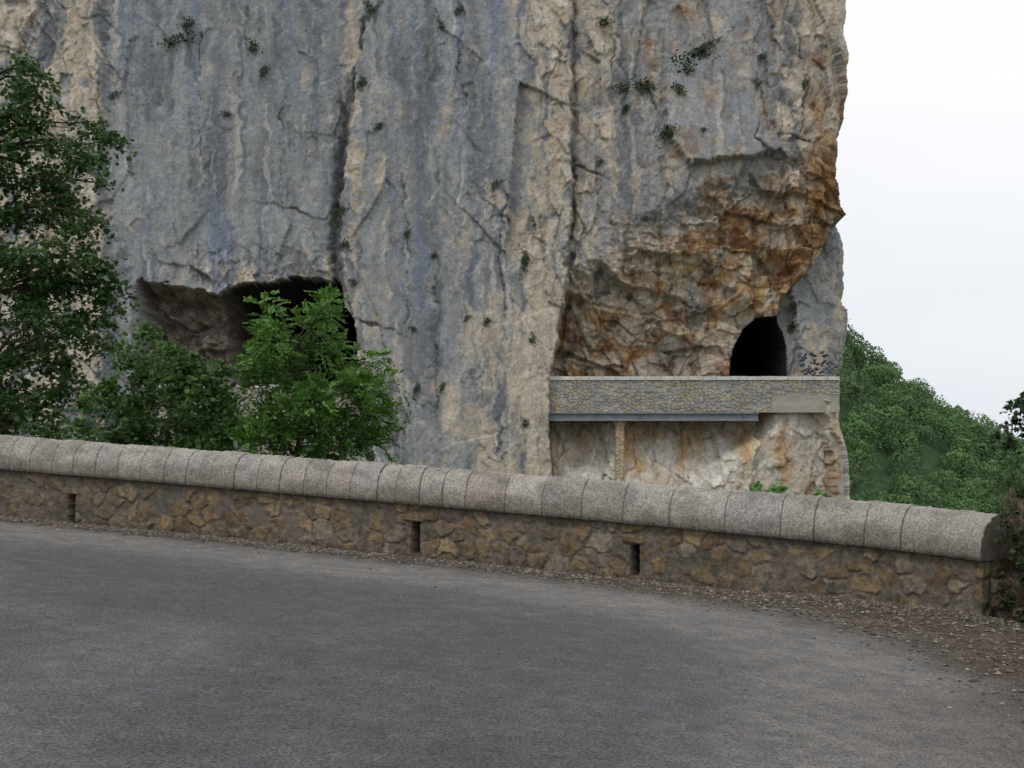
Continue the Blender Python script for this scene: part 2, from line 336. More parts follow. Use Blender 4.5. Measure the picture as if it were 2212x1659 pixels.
def nrm(tt):
    dlt=cm(np.minimum(tt+.05,TL))-cm(np.maximum(tt-.05,0));dlt/=np.linalg.norm(dlt,axis=-1)[...,None]
    return dlt,np.stack([dlt[...,1],-dlt[...,0]],-1)
wall=empty('roadside_wall',(0,14,0));tag(wall,'low curved rubble stone wall with rounded granite coping beside the road','stone wall')
TH=.46;BH=.60
st_=.010
tf=np.concatenate([np.arange(0,TL-13,.05),np.arange(TL-13,TL,st_)])
pf=cm(tf);tg,nr=nrm(tf)
te,nrE=nrm(np.array([TL]));te=te[0];nrE=nrE[0];pend=cm(np.array([TL]))[0]
k=np.arange(0,TH,st_);PE=pend[None]-nrE[None]*k[:,None];NE=np.repeat(te[None],len(k),0)
kb=np.arange(0,TL,.1);PBk=cm(TL-kb)-nrm(TL-kb)[1]*TH;NBk=-nrm(TL-kb)[1]
P=np.concatenate([pf,PE,PBk]);NN=np.concatenate([nr,NE,NBk]);s=np.concatenate([tf,TL+k,TL+TH+kb])
zv=np.arange(-.12,BH+.001,st_)
SS,ZZ=np.meshgrid(s,zv)
ws=SS+.05*fbm(SS*4,0*SS,ZZ*4,5,.6);wz_=ZZ+.05*fbm(SS*4+30,0*SS,ZZ*4,5,.6)
F1,F2,ci,cj,dx_,dz_=voro(ws/.215,(wz_+.15*perlin(SS*.9,0*SS,0*SS))/.18,51,1.);e=F2-F1
has=(hsh(ci,cj,6)>.13)
thr=.04+.14*hsh(ci,cj,7)**2+.08*np.clip(perlin(SS*2,0*SS,ZZ*2),0,1)
stn=ss(thr,thr+.13,e)*has
fn=fbm(SS*14,0*SS,ZZ*14,4,.65);fn2=fbm(SS*5+3,0*SS,ZZ*5,4,.6)
dd=stn*(.006+.014*hsh(ci,cj,8)+.045*((hsh(ci,cj,14)-.5)*dx_+(hsh(ci,cj,15)-.5)*dz_))+.007*fn+.009*fbm(SS*2,0*SS,ZZ*3,3)
tpx=lambda px:float(np.interp(px,HX+pf[:,0]/pf[:,1]*FP,tf))
slotm=np.zeros(SS.shape,bool);lint=np.zeros(SS.shape,bool)
for px_,z0,z1 in((156,.0,.36),(898,.05,.40),(1372,.05,.38)):
    t0=tpx(px_);slotm|=(np.abs(SS-t0)<.048+.010*fn)&(ZZ>z0)&(ZZ<z1+.01*fn)
    lint|=(np.abs(SS-t0+.02)<.12+.02*fn2)&(ZZ>=z1+.01)&(ZZ<z1+.08+.01*fn)
dd=np.where(lint,.030+.006*fn,dd)
dd=np.where(slotm,-.3,dd)
r1=hsh(ci,cj,9);base=np.ones(SS.shape+(1,))
sc_=mix(np.array((.175,.125,.072))*base,np.array((.235,.18,.105)),ss(.25,.6,r1));sc_=mix(sc_,np.array((.15,.13,.10)),ss(.62,.7,r1));sc_=mix(sc_,np.array((.22,.195,.15)),ss(.86,.9,r1))
sc_=mix(sc_,np.array((.20,.12,.06)),ss(.2,.6,fn2)*.4);sc_=mix(sc_,np.array((.085,.07,.055)),ss(-.1,-.5,fn2)*.6)
sc_=sc_*(1+.35*fn)[...,None]*(.78+.44*hsh(ci,cj,19))[...,None]
mo=np.array((.135,.117,.095))*(1+.3*fn+.3*fbm(SS*1.5,0*SS,ZZ*2,3))[...,None]
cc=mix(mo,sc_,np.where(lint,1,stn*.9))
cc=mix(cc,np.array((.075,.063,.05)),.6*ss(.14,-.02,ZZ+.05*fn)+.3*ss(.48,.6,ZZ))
leftm=ss(TL-9.,TL-11.,SS); cc=mix(cc,mo*.9,leftm*.5)
cc=np.where(slotm[...,None],.03,cc)
G0=gz(P[:,0],P[:,1])
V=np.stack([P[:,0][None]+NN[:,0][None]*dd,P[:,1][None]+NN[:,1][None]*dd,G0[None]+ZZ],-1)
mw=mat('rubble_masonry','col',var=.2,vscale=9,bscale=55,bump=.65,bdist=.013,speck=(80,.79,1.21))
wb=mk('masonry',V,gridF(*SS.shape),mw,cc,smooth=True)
jp=[28,72,120,165,212,260,310,360,408,460,512,562,610,662,712,762,820,860,910,960,1010,1095,1175,1260,1350,1450,1570,1690,1762,1872,1952,2072]
js=[tpx(p) for p in jp]
jj=list(np.arange(js[0]-.3,0.3,-.3))[::-1]+js[:-1]+[TL+.04]
VV=[];FF=[];CC=[];nv=0
na=34
pts=[(-.25,0),(-.31,.004)]
for q in np.linspace(math.pi,0,na): pts.append((.31*math.cos(q),.06+.36*math.sin(q)))
pts+=[(.31,.004),(.25,0)];PR=np.array(pts)
for i in range(len(jj)-1):
    a0,a1=jj[i],jj[i+1]
    near=a0>TL-13
    n=max(6,int((a1-a0)/(.016 if near else .1)))
    tt=np.concatenate([[a0+.001,a0+.004],np.linspace(a0+.012,a1-.012,n),[a1-.004,a1-.001]])
    pc_=cm(np.minimum(tt,TL));_,nn=nrm(np.minimum(tt,TL));pc_=pc_+te[None]*np.maximum(tt-TL,0)[:,None]
    ctr=pc_-nn*(TH/2)
    sc2=1+.009*rng.normal()
    dp=.25+.7*rng.random()
    shrink=np.ones(len(tt));shrink[[0,-1]]=1-.045*dp;shrink[[1,-2]]=1-.012*dp
    w=PR[:,0][None]*shrink[:,None]*sc2;h=PR[:,1][None]*shrink[:,None]*sc2
    vx=ctr[:,0][:,None]+nn[:,0][:,None]*w;vy=ctr[:,1][:,None]+nn[:,1][:,None]*w
    g=gz(ctr[:,0],0)[:,None]+BH+.004+h
    nz=.010*fbm(vx*20,vy*20,g*20,3,.75)+.010*perlin(vx*4,vy*4,g*4)
    vx=vx+nn[:,0][:,None]*nz*np.sign(w);vy=vy+nn[:,1][:,None]*nz*np.sign(w);g=g+nz*(h>.1)
    v=np.stack([vx,vy,g],-1)
    c=np.array((.395,.37,.335))*(.90+.15*rng.random())*np.array((1+.015*rng.normal(),1,1-.015*rng.normal()))*(1+.0*v[...,:1])
    stain=ss(-.1,.5,fbm(vx*2.5,vy*2.5,g*5,4))
    c=c*(1-.28*stain)[...,None]
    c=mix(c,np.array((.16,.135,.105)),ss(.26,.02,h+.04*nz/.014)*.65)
    edge=np.zeros(len(tt));edge[[0,-1]]=1;edge[[1,-2]]=.7
    c=mix(c,np.array((.15,.13,.108)),edge[:,None]*np.clip(.4+.5*dp,0,1)*np.ones_like(h))
    if i==len(jj)-2: c[-1]=np.array((.13,.115,.095))
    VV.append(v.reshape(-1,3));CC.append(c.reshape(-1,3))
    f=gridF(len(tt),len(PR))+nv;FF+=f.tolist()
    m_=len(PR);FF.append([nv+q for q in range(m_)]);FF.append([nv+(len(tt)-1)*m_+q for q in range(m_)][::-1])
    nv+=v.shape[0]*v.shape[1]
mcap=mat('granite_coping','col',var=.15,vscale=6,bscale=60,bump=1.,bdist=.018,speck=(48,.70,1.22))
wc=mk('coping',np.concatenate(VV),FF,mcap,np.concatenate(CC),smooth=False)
for p in wc.data.polygons:
    if len(p.vertices)==4:p.use_smooth=True
for ch in(wb,wc): ch.parent=wall;ch.location=-wall.location
A=np.array
uu=np.linspace(0,2*math.pi,260);vv=np.linspace(0,math.pi/2,110);UU,VVv=np.meshgrid(uu,vv)
bx=np.cos(UU)*np.sin(VVv);by=np.sin(UU)*np.sin(VVv);bzz=np.cos(VVv)
rr=1+.20*fbm(bx*2.5,by*2.5,bzz*2.5,5,.6)+.30*facet(bx*3+.3*bzz,bzz*4+by,7,1.4,.9)[0]+.22*facet(bx*8+.3*bzz,bzz*9+by,8,1.4,.8)[0]
bp_=A((4.98,11.65,-.35))+np.stack([bx*.58*rr,by*.9*rr,bzz*1.08*rr],-1)
bc=mix(A((.06,.045,.033))*np.ones(bx.shape+(1,)),A((.12,.095,.07)),ss(-.2,.4,fbm(bx*5,by*5,bzz*5,4)))
o=mk('earth_bank',bp_,gridF(*bx.shape)[:,::-1],mw,bc);tag(o,'dark rocky earth bank at the end of the wall','bank','structure')

# ================= ROAD + GROUND =================
xg=np.concatenate([np.arange(-30,-9,.5),np.arange(-9,5.6,.045),np.arange(5.6,9,.3)]);tq=np.concatenate([np.arange(0,1.5,.04),np.arange(1.5,11.5,.05),np.arange(11.5,22,.5)])
XX,TT=np.meshgrid(xg,tq);YY=ywall(XX)+.12-TT
sh=np.array([(-14,17.6),(-6.4,15.65),(-2.7,14.35),(0,13.3),(1.67,12.1),(2.5,11.2),(3.05,10.1),(3.15,8.4),(2.9,6.2),(2.6,4),(1.6,1)])
SD=poly_sd(XX,YY,sh)
dirt=ss(-.45,.4,SD+.40*fbm(XX*1.3,YY*.9,0*XX,6,.6))
RZ=gz(XX,YY)+.012*perlin(XX/1.5,YY/1.5,0*XX)+dirt*(.012+.016*fbm(XX*5,YY*5,0*XX,4,.65))+.10*ss(.2,2.2,SD)*ss(2.,3.,XX)
wl=SD+.25*perlin(XX*.25,YY*.25,0*XX)
tone=np.interp(-wl,[0,.6,1.3,2.0,3.0,4.4,5.0,5.6,6.6,7.4,8.2,12],[1.10,1.32,1.26,1.00,.85,.87,1.06,1.04,.86,.90,1.10,1.03])
lowf=fbm(XX*.5,YY*.5,0*XX,4,.5);fine=fbm(XX*3.5,YY*3.2,0*XX+3,5,.75);gran=fbm(XX*10,YY*9,0*XX+7,2,.8)
asp=np.array((.100,.103,.110))*np.ones(XX.shape+(1,));asp=mix(asp,np.array((.155,.143,.126)),np.clip(.8*ss(.96,1.2,tone)*(.5+.5*ss(-.4,.4,fine+gran*.5))+.35*ss(.1,.7,.6*lowf+.7*fine),0,1)*.7)
asp=asp*(tone*(1+.08*lowf+.09*fine+.15*gran))[...,None]
asp=mix(asp,np.array((.085,.070,.058)),.6*ss(1.2,3.3,XX)*ss(10,6,YY))
dc=mix(np.array((.078,.063,.051))*np.ones(XX.shape+(1,)),np.array((.13,.11,.092)),ss(-.3,.5,fbm(XX*4,YY*3,0*XX+8,5,.75)))
dc=mix(dc,np.array((.050,.035,.026)),ss(2.3,3.6,XX)*ss(12,8.5,YY)*.65)
cc=mix(asp,dc,dirt)
mroad=mat('asphalt','col',var=.10,vscale=1.5,bscale=85,bump=.9,bdist=.010,speck=(64,.58,1.48),rough=.85)
road=mk('road',np.stack([XX,YY,RZ],-1),gridF(*XX.shape)[:,::-1],mroad,cc,smooth=True);tag(road,'worn grey asphalt road bend with gravelly brown shoulder','road','structure')
def gax(s0,out):
    r=[0.];st=s0
    while r[-1]<out: r.append(r[-1]+st);st*=1.06
    return np.array(r)
gxp=gax(.6,4200);gxs=np.concatenate([-gxp[::-1],gxp[1:]])
gyp=np.concatenate([-gax(1,200)[::-1],np.arange(.5,24,.35),24+gax(.6,6000)])
GX,GY=np.meshgrid(gxs,gyp)
def ridge(x): return np.interp(x,[-400,0,60,77,86,95,103,111,125,150,260,600],[90,60,33,19.5,11.5,4.5,.5,-3.5,-9,-15,-32,-40])
def terr(x,y):
    base=.08-.066*np.clip(x,-30,9)-.12
    off=y-ywall(np.clip(x,-26,9))-.5
    down=base-.8*ss(0,.3,off)-14*ss(0,22,off)
    down=down-22*ss(22,60,x)*ss(20,80,y)-10*ss(110,200,y)*ss(-60,20,x)
    h=ridge(x)
    hill=-40+(h+40)*ss(180,300,y)-(h+40)*ss(330,600,y)
    z=np.where(y>150,np.maximum(down,hill),down)
    z=np.where(y>1200,np.minimum(z,-20),z)
    lw=ss(9,25,x)*ss(30,5,y); z=z-14*lw*(off<0)
    return z+.6*perlin(x/9,y/9,0*x)*ss(3,12,off)
GZ=terr(GX,GY)
gcol=mix(np.array((.07,.09,.035))*np.ones(GX.shape+(1,)),np.array((.13,.11,.07)),ss(-.2,.5,fbm(GX/6,GY/6,0*GX,3)))
gcol=mix(gcol,np.array((.055,.10,.045)),ss(100,150,GY))
gcol=mix(gcol,np.array((.30,.36,.42)),ss(500,2500,GY))  # far ground fades to pale blue, distance haze put into the colour
o=mk('ground',np.stack([GX,GY,GZ],-1),gridF(*GX.shape)[:,::-1],mat('valley_ground','col',var=.3,vscale=.6,bscale=3,bump=.5,bdist=.1),gcol,smooth=True);tag(o,'grassy gorge slope falling away and rising to hill','ground','structure')

# ================= leaf helpers =================
MAPLE=np.array([(0,-.5),(.2,-.35),(.5,-.15),(.28,.05),(.42,.35),(.12,.25),(0,.55),(-.12,.25),(-.42,.35),(-.28,.05),(-.5,-.15),(-.2,-.35)])
OVAL=np.array([(0,-.5),(.22,-.15),(.19,.2),(0,.5),(-.19,.2),(-.22,-.15)])
QUAD=np.array([(0,-.5),(.33,0),(0,.5),(-.33,0)])
def unit(v): return v/np.maximum(np.linalg.norm(v,axis=-1,keepdims=True),1e-6)
def leaves(cen,dirv,nor,size,tmpl,cols):
    u=unit(dirv);n=unit(nor-u*np.sum(nor*u,-1,keepdims=True));w=np.cross(u,n)
    k=len(tmpl);q=tmpl[None]*size[:,None,None]
    V=cen[:,None]+w[:,None]*q[...,0:1]+u[:,None]*q[...,1:2]+n[:,None]*(-.35*np.abs(q[...,0:1]))
    F=np.arange(len(cen)*k).reshape(-1,k);return V.reshape(-1,3),F,np.repeat(cols,k,0)
def tube(pts,r0,r1,VV,FF,sides=6):
    pts=np.array(pts,float);n0=sum(len(v) for v in VV);n=len(pts);tv=unit(np.gradient(pts,axis=0))
    up=np.array((.3,.9,.2));s1=unit(np.cross(tv,up));s2=np.cross(tv,s1);r=np.linspace(r0,r1,n)
    an=np.arange(sides)*2*math.pi/sides
    v=pts[:,None]+r[:,None,None]*(np.cos(an)[None,:,None]*s1[:,None]+np.sin(an)[None,:,None]*s2[:,None])
    VV.append(v.reshape(-1,3))
    for i in range(n-1):
        for j in range(sides):
            a=n0+i*sides+j;b=n0+i*sides+(j+1)%sides;FF.append([a,b,b+sides,a+sides])
def bend(p0,p1,n=7,w=.10,sag=.07):
    p0=np.array(p0,float);p1=np.array(p1,float);t=np.linspace(0,1,n)[:,None];L=np.linalg.norm(p1-p0)
    b=p0+(p1-p0)*t;b+=np.sin(t*math.pi)*rng.normal(size=3)*w*L*.6;b[1:-1]+=rng.normal(size=(n-2,3))*w*L*.15;b[:,2]+=(np.sin(t*math.pi)*sag*L)[:,0];return b
mbark=mat('bark',base=(.055,.045,.035),var=.3,vscale=8,bscale=40,bump=.5)
def mleaf(n,tr=.3): return mat(n,'col',rough=.55,var=0,bump=0,transl=tr,spec=.3)
ML=mleaf('leaf_green')
def tree(name,base,knots,clumps,kind,leaf,n,c0,c1,label,cat='tree',r=.09,flat=.35,sub=7,subr=.3):
    e=empty(name,base);tag(e,label,cat)
    VV=[];FF=[]
    path=np.array([base]+list(knots),float);tube(path,r,r*.25,VV,FF,8)
    CE=[];DI=[];NO=[];SZ=[];CO=[]
    tot=sum(c[2]*c[3] for c in clumps)
    for (px,pv,rx,rz,Yd) in clumps:
        c=np.array(M(px,pv,Yd));ax=rx/FP*Yd;az=rz/FP*Yd
        cand=path[1:] if len(path)>1 else path
        ok=cand[cand[:,2]<c[2]+.2];
        if len(ok)==0: ok=path[:1]
        st=ok[np.argmin(np.linalg.norm(ok-c,axis=1))]
        lb=bend(st,c);tube(lb,r*.32,r*.08,VV,FF,5)
        ns=max(3,int(sub*rx*rz/4000))
        for _ in range(ns):
            q=rng.normal(size=3)*.55;q/=max(1,np.linalg.norm(q));sc3=c+q*np.array((ax,max(ax,.5),az))
            tw=bend(lb[rng.integers(3,7)],sc3,5,.15,.05);tube(tw,r*.08,r*.03,VV,FF,4)
            m=int(n*rx*rz/tot/ns);rr=min(subr*(.6+.8*rng.random()),max(ax,az)*1.1)
            p=rng.normal(size=(m,3))*.5;p[:,2]*=flat;pp=sc3+p*rr
            if kind=='leaf': pp[:,2]-=.35*rr*(p[:,0]**2+p[:,1]**2)*2
            out=unit(p+np.array((0,0,.05))+unit(q[None])*.2)
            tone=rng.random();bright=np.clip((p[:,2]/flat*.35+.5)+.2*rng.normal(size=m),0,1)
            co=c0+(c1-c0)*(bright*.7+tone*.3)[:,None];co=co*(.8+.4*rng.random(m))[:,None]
            if kind=='frond':
                L=leaf*(.7+.6*rng.random(m));di=unit(out+rng.normal(size=(m,3))*.35+np.array((0,0,.25)))
                side=unit(np.cross(di,np.array((0,0,1.))+rng.normal(size=(m,3))*.25));nn=np.cross(side,di)
                for k2 in range(5):
                    tt=(k2+1)/5.;pos=pp+di*(L*tt)[:,None]-np.array((0,0,1.))*(L*.35*tt*tt)[:,None]
                    for sg in((-1,1) if k2<4 else (0,)):
                        ld=side*sg+di*(.5 if sg else 1);ll=L*.42*(1-.35*abs(tt-.55))*(.8+.4*rng.random(m))
                        CE.append(pos+unit(ld)*(ll*.5)[:,None]);DI.append(ld+rng.normal(size=(m,3))*.25-np.array((0,0,.25)));NO.append(nn+rng.normal(size=(m,3))*.35);SZ.append(ll);CO.append(co)
            else:
                CE.append(pp);DI.append(out+rng.normal(size=(m,3))*.5-np.array((0,0,.5)));NO.append(np.array((0,-.25,1.))+rng.normal(size=(m,3))*.55);SZ.append(leaf*(.6+.7*rng.random(m)));CO.append(co)
    tr=mk('trunk',np.concatenate(VV),FF,mbark,smooth=True)
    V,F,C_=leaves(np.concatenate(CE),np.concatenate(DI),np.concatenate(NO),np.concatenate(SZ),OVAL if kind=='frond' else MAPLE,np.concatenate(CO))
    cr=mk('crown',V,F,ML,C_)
    for ch in(tr,cr): ch.parent=e;ch.location=-Vector(base)
    return e
Yt=21.
lt=[(15,165,80,30),(75,150,45,20),(85,210,40,20),(10,245,80,30),(60,250,50,18),(195,262,45,28),(230,305,40,24),(60,305,85,24),(140,330,60,22),(190,330,40,28),(60,375,105,28),(150,390,70,24),(220,395,22,14),(90,445,85,28),(40,465,105,32),(130,480,75,26),(205,480,34,22),(60,535,115,34),(165,545,75,32),(230,580,42,34),(100,590,85,28),(50,625,115,36),(165,625,80,32),(240,640,38,20),(120,675,85,30),(60,705,110,36),(175,700,65,28),(210,735,46,24),(70,775,105,34),(160,795,60,24),(20,845,90,34),(110,840,75,22),(40,905,90,32),(120,920,66,20)]
lt=[c+(Yt+rng.normal()*.6,) for c in lt]+[(float(rng.uniform(-330,-30)),float(rng.uniform(100,930)),110,45,Yt+float(rng.normal())) for _ in range(16)]
b0=M(-70,1150,Yt)
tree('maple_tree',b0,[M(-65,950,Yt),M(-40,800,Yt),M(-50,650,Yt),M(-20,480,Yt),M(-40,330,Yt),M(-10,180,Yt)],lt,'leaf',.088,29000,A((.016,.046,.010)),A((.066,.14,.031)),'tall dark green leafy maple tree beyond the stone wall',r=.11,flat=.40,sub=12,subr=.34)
mb=[(330,722,30,20),(300,770,50,28),(370,775,55,33),(440,790,45,33),(260,820,50,30),(340,840,70,40),(430,850,60,40),(500,850,35,40),(235,880,55,35),(320,910,80,40),(420,920,80,40),(505,925,45,35),(210,930,40,25),(270,960,70,25),(470,965,70,25),(370,975,80,25)]
mb=[c+(19+rng.normal()*.4,) for c in mb]
tree('maple_bush',M(360,1250,19),[M(365,1100,19),M(355,980,19),M(370,880,19)],mb,'leaf',.082,9000,A((.025,.062,.013)),A((.09,.18,.04)),'bushy green field maple behind the stone wall','bush',r=.05,flat=.6,subr=.3,sub=10)
fb_=[(572,655,9,20),(574,695,16,22),(590,735,24,22),(700,648,16,14),(695,680,28,18),(724,658,8,14),(675,712,30,20),(712,735,28,20),(615,775,32,22),(670,770,38,22),(565,795,26,22),(645,815,50,26),(570,845,36,28),(745,795,30,20),(800,778,20,18),(655,865,60,30),(735,850,50,28),(815,835,30,20),(600,905,50,30),(695,915,70,32),(795,895,40,26),(630,955,65,25),(735,960,65,25),(800,945,32,22),(570,960,40,25),(830,890,20,16)]
fb_=[c+(18+rng.normal()*.35,) for c in fb_]
tree('ash_sapling',M(640,1280,18),[M(645,1120,18),M(640,1000,18),M(650,880,18),M(640,800,18),M(640,750,18)],fb_,'frond',.185,2200,A((.033,.095,.014)),A((.14,.285,.052)),'bright green young tree with feathery pinnate leaves','tree',r=.045,flat=.8,subr=.17,sub=13)
for (px,pv,w,h) in((1632,1052,22,12),(1682,1052,22,12),(1786,1066,20,7)):
    Yd=14.6
    tree('leafy_sprig',M(px,1200,Yd),[M(px-4,1120,Yd),M(px,1070,Yd)],[(px,pv+2,w,h,Yd),(px+6,pv+12,w*.8,h,Yd)],'leaf',.05,120,A((.04,.12,.015)),A((.12,.30,.05)),'small bright green sprig poking above the coping','plant',r=.012,flat=.5,sub=20,subr=.09)
rb=[(2195,870,18,14),(2205,905,18,18),(2195,940,16,14),(2215,860,25,20),(2225,950,30,30)]
rb=[c+(12.6,) for c in rb]
tree('dark_shrub',M(2245,1200,12.6),[M(2240,1080,12.6),M(2228,980,12.6),M(2216,900,12.6)],rb,'leaf',.055,700,A((.010,.025,.008)),A((.035,.07,.02)),'dark thin-leaved shrub at the end of the stone wall','shrub',r=.02,flat=.6,sub=30,subr=.10)
rb=[(2185,990,24,22),(2165,1040,22,20),(2205,1040,30,26),(2185,1085,30,22),(2215,1100,30,26)]
rb=[c+(13.4,) for c in rb]
tree('leafy_shrub',M(2200,1230,13.4),[M(2198,1130,13.4),M(2195,1060,13.4)],rb,'leaf',.05,750,A((.03,.07,.018)),A((.09,.17,.05)),'light green leafy shrub behind the wall end','shrub',r=.018,flat=.7,sub=26,subr=.11)
rb=[(2215,1140,20,30),(2222,1230,20,30),(2225,1090,30,30),(2245,1180,60,60),(2218,1300,14,30),(2255,1290,60,50)]
rb=[c+(11.0,) for c in rb]
tree('bramble_shrub',M(2250,1345,11.0),[M(2245,1280,11.0),M(2238,1200,11.0)],rb,'leaf',.045,1500,A((.014,.026,.010)),A((.055,.075,.026)),'low dark bramble growing over the wall end','shrub',r=.02,flat=.7,sub=16,subr=.12)
def grass(name,base,n,h,spread,c0,c1,label):
    V=[];F=[];C_=[]
    for i in range(n):
        p=A(base)+A((rng.normal()*spread,rng.normal()*spread,0));dr=rng.normal(size=2);dr/=np.linalg.norm(dr);L=h*(.5+.8*rng.random());w=.003;b=len(V);side=A((-dr[1],dr[0],0))
        for k in range(5):
            t_=k/4;q=p+A((dr[0]*L*.55*t_*t_,dr[1]*L*.55*t_*t_,L*(t_-.35*t_*t_)));V+=[q-side*w*(1-t_*.9),q+side*w*(1-t_*.9)]
        for k in range(4):F.append([b+2*k,b+2*k+1,b+2*k+3,b+2*k+2])
        c=c0+(c1-c0)*rng.random();C_+=[c]*10
    o=mk(name,V,F,ML,A(C_));tag(o,label,'grass');return o
for px,pv,Yd,h,n in((2195,1130,12.2,.5,50),(2165,1135,12.6,.35,30),(2215,1080,12.0,.6,50)):
    grass('grass_tuft',M(px,pv,Yd),n,h,.09,A((.03,.06,.015)),A((.09,.12,.045)),'wispy green and straw grass tuft by the wall end')
def tuftmesh(seed,n=200):
    r=np.random.default_rng(seed);p=r.normal(size=(n,3))*A((.42,.3,.36))
    p[:,0]+=.5*np.sin(p[:,2]*2+seed)
    V,F,C_=leaves(p,r.normal(size=(n,3)),r.normal(size=(n,3)),.24*(.6+.8*r.random(n)),QUAD,A((.018,.04,.011))+(A((.055,.09,.028))-A((.018,.04,.011)))*r.random((n,1)));return V,F,C_
tm=[]
pts=[(375,80,1.6,.9),(395,45,.9,.9),(535,90,.8,1),(565,148,.6,.9),(778,180,.6,1),(795,20,.5,1),(820,277,.45,.8),(1500,105,1.8,1.2),(1480,135,1.6,1.1),(1530,92,1.4,.7),(1385,175,1.3,1),(1340,185,.9,.8),(1465,185,.9,1),(1435,285,1.,.9),(1300,40,1.1,.7),(1070,405,.6,.8),(1130,560,.5,1.6),(1150,480,.4,1),(738,460,.6,1),(740,525,.6,.8),(725,485,.5,.8),(880,505,.4,.6),(935,550,.4,.6),(1148,730,.5,.7),(1010,688,.35,.6),(1048,695,.5,.7),(890,712,.4,.5),(955,838,.35,.8),(898,838,.4,1),(1130,912,.5,.7),(1742,650,.6,1.1),(1742,690,.6,1),(1635,175,.5,.9),(1750,170,.5,.8),(1350,230,.5,.7),(480,240,.5,.5),(1520,280,.35,.4),(990,25,.5,.8),(950,60,.4,.8),(1235,755,.5,.6),(1650,110,.5,.7),(760,610,.4,.6),(240,200,.6,.7),(1295,345,.4,.6)]
for i in range(3):
    V,F,C_=tuftmesh(i);me=mk('cliff_shrub',V,F,ML,C_);tm.append(me)
for i,(px,pv,sx_,sz_) in enumerate(pts):
    x,z=float(MX(px,85)),float(MZ(pv,85))
    o=tm[i] if i<3 else tm[i%3].copy()
    if i>=3: sc.collection.objects.link(o)
    y=surfY(x,z);o.location=(x,y-.02,z);o.scale=(sx_*.75,.5*sx_,sz_*.72)
    o.rotation_euler=(0,rng.normal()*.3,rng.normal()*.3)
    tag(o,'small dark green shrub rooted in a cliff crack','shrub',group='shrubs growing on the cliff')

# ================= forest hill =================
CE=[];NO=[];SZ=[];CO=[];r=rng
for gy in np.arange(195,318,5.2):
    for gx_ in np.arange(56,155,5.2):
        x=gx_+r.normal()*1.9;y=gy+r.normal()*1.9;z=float(terr(A([x]),A([y]))[0])
        if z<-32: continue
        R_=2.6+1.7*r.random();H_=R_*(.9+.6*r.random());m=760
        dv=unit(r.normal(size=(m,3)));dv[:,2]=np.abs(dv[:,2])*1.0-.25
        lump=1+.40*perlin(dv[:,0]*2.1+gx_,dv[:,1]*2.1+gy,dv[:,2]*2.1)
        p=A((x,y,z+H_*.8))+dv*A((R_,R_,H_))*(lump*(.86+.16*r.random(m)))[:,None]
        CE.append(p);NO.append(dv*1.6+.5*r.normal(size=(m,3)));SZ.append(.46*(.5+.8*r.random(m)))
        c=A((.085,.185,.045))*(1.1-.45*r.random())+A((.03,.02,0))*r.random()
        cc=c*(.60+.65*np.clip(dv[:,2:3]+.15,0,1)+.15*r.random((m,1)));CO.append(cc*.9+A((.11,.17,.15))*.25)  # crown tops lighter, and aerial haze mixed into the leaf colour
CE=np.concatenate(CE);NO=np.concatenate(NO)
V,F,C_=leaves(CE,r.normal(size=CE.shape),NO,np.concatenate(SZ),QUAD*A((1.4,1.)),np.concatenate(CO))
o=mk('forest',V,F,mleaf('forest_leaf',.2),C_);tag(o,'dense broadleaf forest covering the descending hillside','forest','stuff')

# ================= gravel =================
gx_=rng.uniform(-9,5.0,140000);gd=rng.exponential(.28,140000);gy_=ywall(gx_)-.02-gd
sd=poly_sd(gx_,gy_,sh);keep=(rng.random(140000)<np.where(sd>-.15,.30,.04))&(gd<3)
gx2=rng.uniform(1.2,5,60000);gy2=rng.uniform(3.5,12.5,60000);sd2=poly_sd(gx2,gy2,sh);k2=(sd2+.25*rng.normal(size=60000)>-.05)&(gy2<ywall(gx2)-.03)&(rng.random(60000)<.38)
gx3=rng.uniform(-6,3,300);gy3=rng.uniform(4,14,300);k3=(gy3<ywall(gx3)-.1)
px_=np.concatenate([gx_[keep],gx2[k2],gx3[k3][:40]]);py_=np.concatenate([gy_[keep],gy2[k2],gy3[k3][:40]])
m=len(px_);sz=.005+.017*rng.random(m)**4.5
octv=A([(1,0,0),(-1,0,0),(0,1,0),(0,-1,0),(0,0,.7),(0,0,-.5)]);octf=A([(0,2,4),(2,1,4),(1,3,4),(3,0,4),(2,0,5),(1,2,5),(3,1,5),(0,3,5)])
rot=rng.random(m)*6.28;ov=octv[None]*(1+.35*rng.normal(size=(m,6,1)))*sz[:,None,None]*A((1.3,.9,.8))
vx=ov[...,0]*np.cos(rot)[:,None]-ov[...,1]*np.sin(rot)[:,None];vy=ov[...,0]*np.sin(rot)[:,None]+ov[...,1]*np.cos(rot)[:,None]
sdp=poly_sd(px_,py_,sh);pz=gz(px_,py_)+.012*perlin(px_/1.5,py_/1.5,0*px_)+.016*ss(-.3,.2,sdp)+.10*ss(.2,2.2,sdp)*ss(2.,3.,px_)+sz*.2
V=np.stack([px_[:,None]+vx,py_[:,None]+vy,pz[:,None]+ov[...,2]],-1).reshape(-1,3)
F=(octf[None]+np.arange(m)[:,None,None]*6).reshape(-1,3)
c=A((.085,.070,.058))+(A((.29,.26,.23))-A((.085,.070,.058)))*(rng.random(m)**3)[:,None]
o=mk('gravel',V,F,mat('gravel_stone','col',var=.2,vscale=30,bump=0),np.repeat(c,6,0));tag(o,'loose limestone chips scattered along the road edge','gravel','stuff')

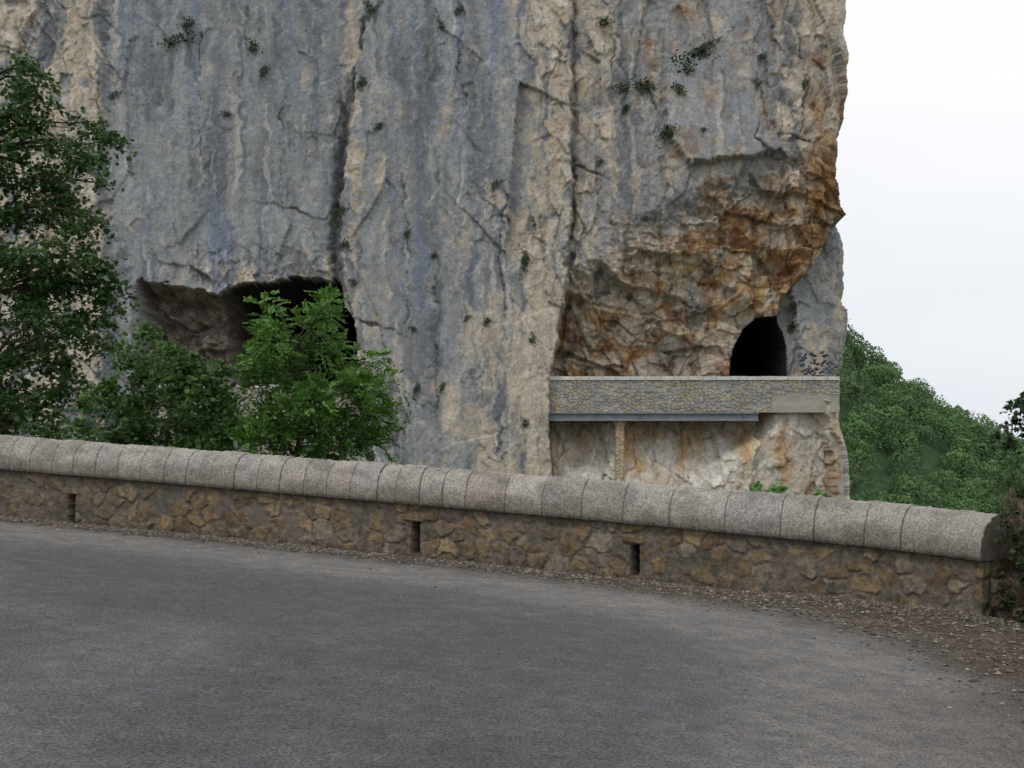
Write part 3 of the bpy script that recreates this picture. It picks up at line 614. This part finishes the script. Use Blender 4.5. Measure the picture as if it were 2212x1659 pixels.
# ================= world, sun, camera =================
w=bpy.data.worlds.new('World');sc.world=w;w.use_nodes=True;nt=w.node_tree;N=nt.nodes;L=nt.links
bg=N['Background'];sky=N.new('ShaderNodeTexSky');sky.sky_type='NISHITA';sky.sun_disc=False
el,az=math.radians(50),math.radians(215)
sky.sun_elevation=el;sky.sun_rotation=az
bg.inputs['Strength'].default_value=.1;L.new(sky.outputs[0],bg.inputs['Color'])
tc=N.new('ShaderNodeTexCoord');sp=N.new('ShaderNodeSeparateXYZ');L.new(tc.outputs['Generated'],sp.inputs[0])
cr=N.new('ShaderNodeValToRGB');cr.color_ramp.elements[0].position=.0;cr.color_ramp.elements[0].color=(.83,.88,.95,1);cr.color_ramp.elements[1].position=.28;cr.color_ramp.elements[1].color=(1.1,1.09,1.09,1)
no=N.new('ShaderNodeTexNoise');no.inputs['Scale'].default_value=3;no.inputs['Detail'].default_value=4
mp=N.new('ShaderNodeMapping');mp.inputs['Scale'].default_value=(1,1,4);L.new(tc.outputs['Generated'],mp.inputs[0]);L.new(mp.outputs[0],no.inputs['Vector'])
ma=N.new('ShaderNodeMath');ma.operation='MULTIPLY_ADD';ma.inputs[1].default_value=.18;L.new(no.outputs['Fac'],ma.inputs[0]);L.new(sp.outputs['Z'],ma.inputs[2])
sb=N.new('ShaderNodeMath');sb.operation='SUBTRACT';sb.inputs[1].default_value=.08;L.new(ma.outputs[0],sb.inputs[0]);L.new(sb.outputs[0],cr.inputs[0])
b2=N.new('ShaderNodeBackground');b2.inputs['Strength'].default_value=.96;L.new(cr.outputs[0],b2.inputs['Color'])
ms=N.new('ShaderNodeMixShader');ms.inputs[0].default_value=.93;L.new(bg.outputs[0],ms.inputs[1]);L.new(b2.outputs[0],ms.inputs[2]);L.new(ms.outputs[0],N['World Output'].inputs['Surface'])
sl=bpy.data.lights.new('sun','SUN');sl.energy=.8;sl.angle=math.radians(14);sl.color=(1,.96,.9);so=bpy.data.objects.new('sun',sl);sc.collection.objects.link(so)
dirv=Vector((math.sin(az)*math.cos(el),math.cos(az)*math.cos(el),math.sin(el)));so.rotation_euler=dirv.to_track_quat('Z','Y').to_euler();so.location=(0,0,60)
cam=bpy.data.cameras.new('camera');cam.lens=45;cam.sensor_width=36;cam.clip_end=9000;cam.shift_y=(945-829.5)/2212
co=bpy.data.objects.new('camera',cam);sc.collection.objects.link(co);co.location=(0,0,CZ);co.rotation_euler=(math.pi/2,0,0);sc.camera=co
sc.view_settings.view_transform='Standard';sc.view_settings.look='None';sc.view_settings.exposure=0
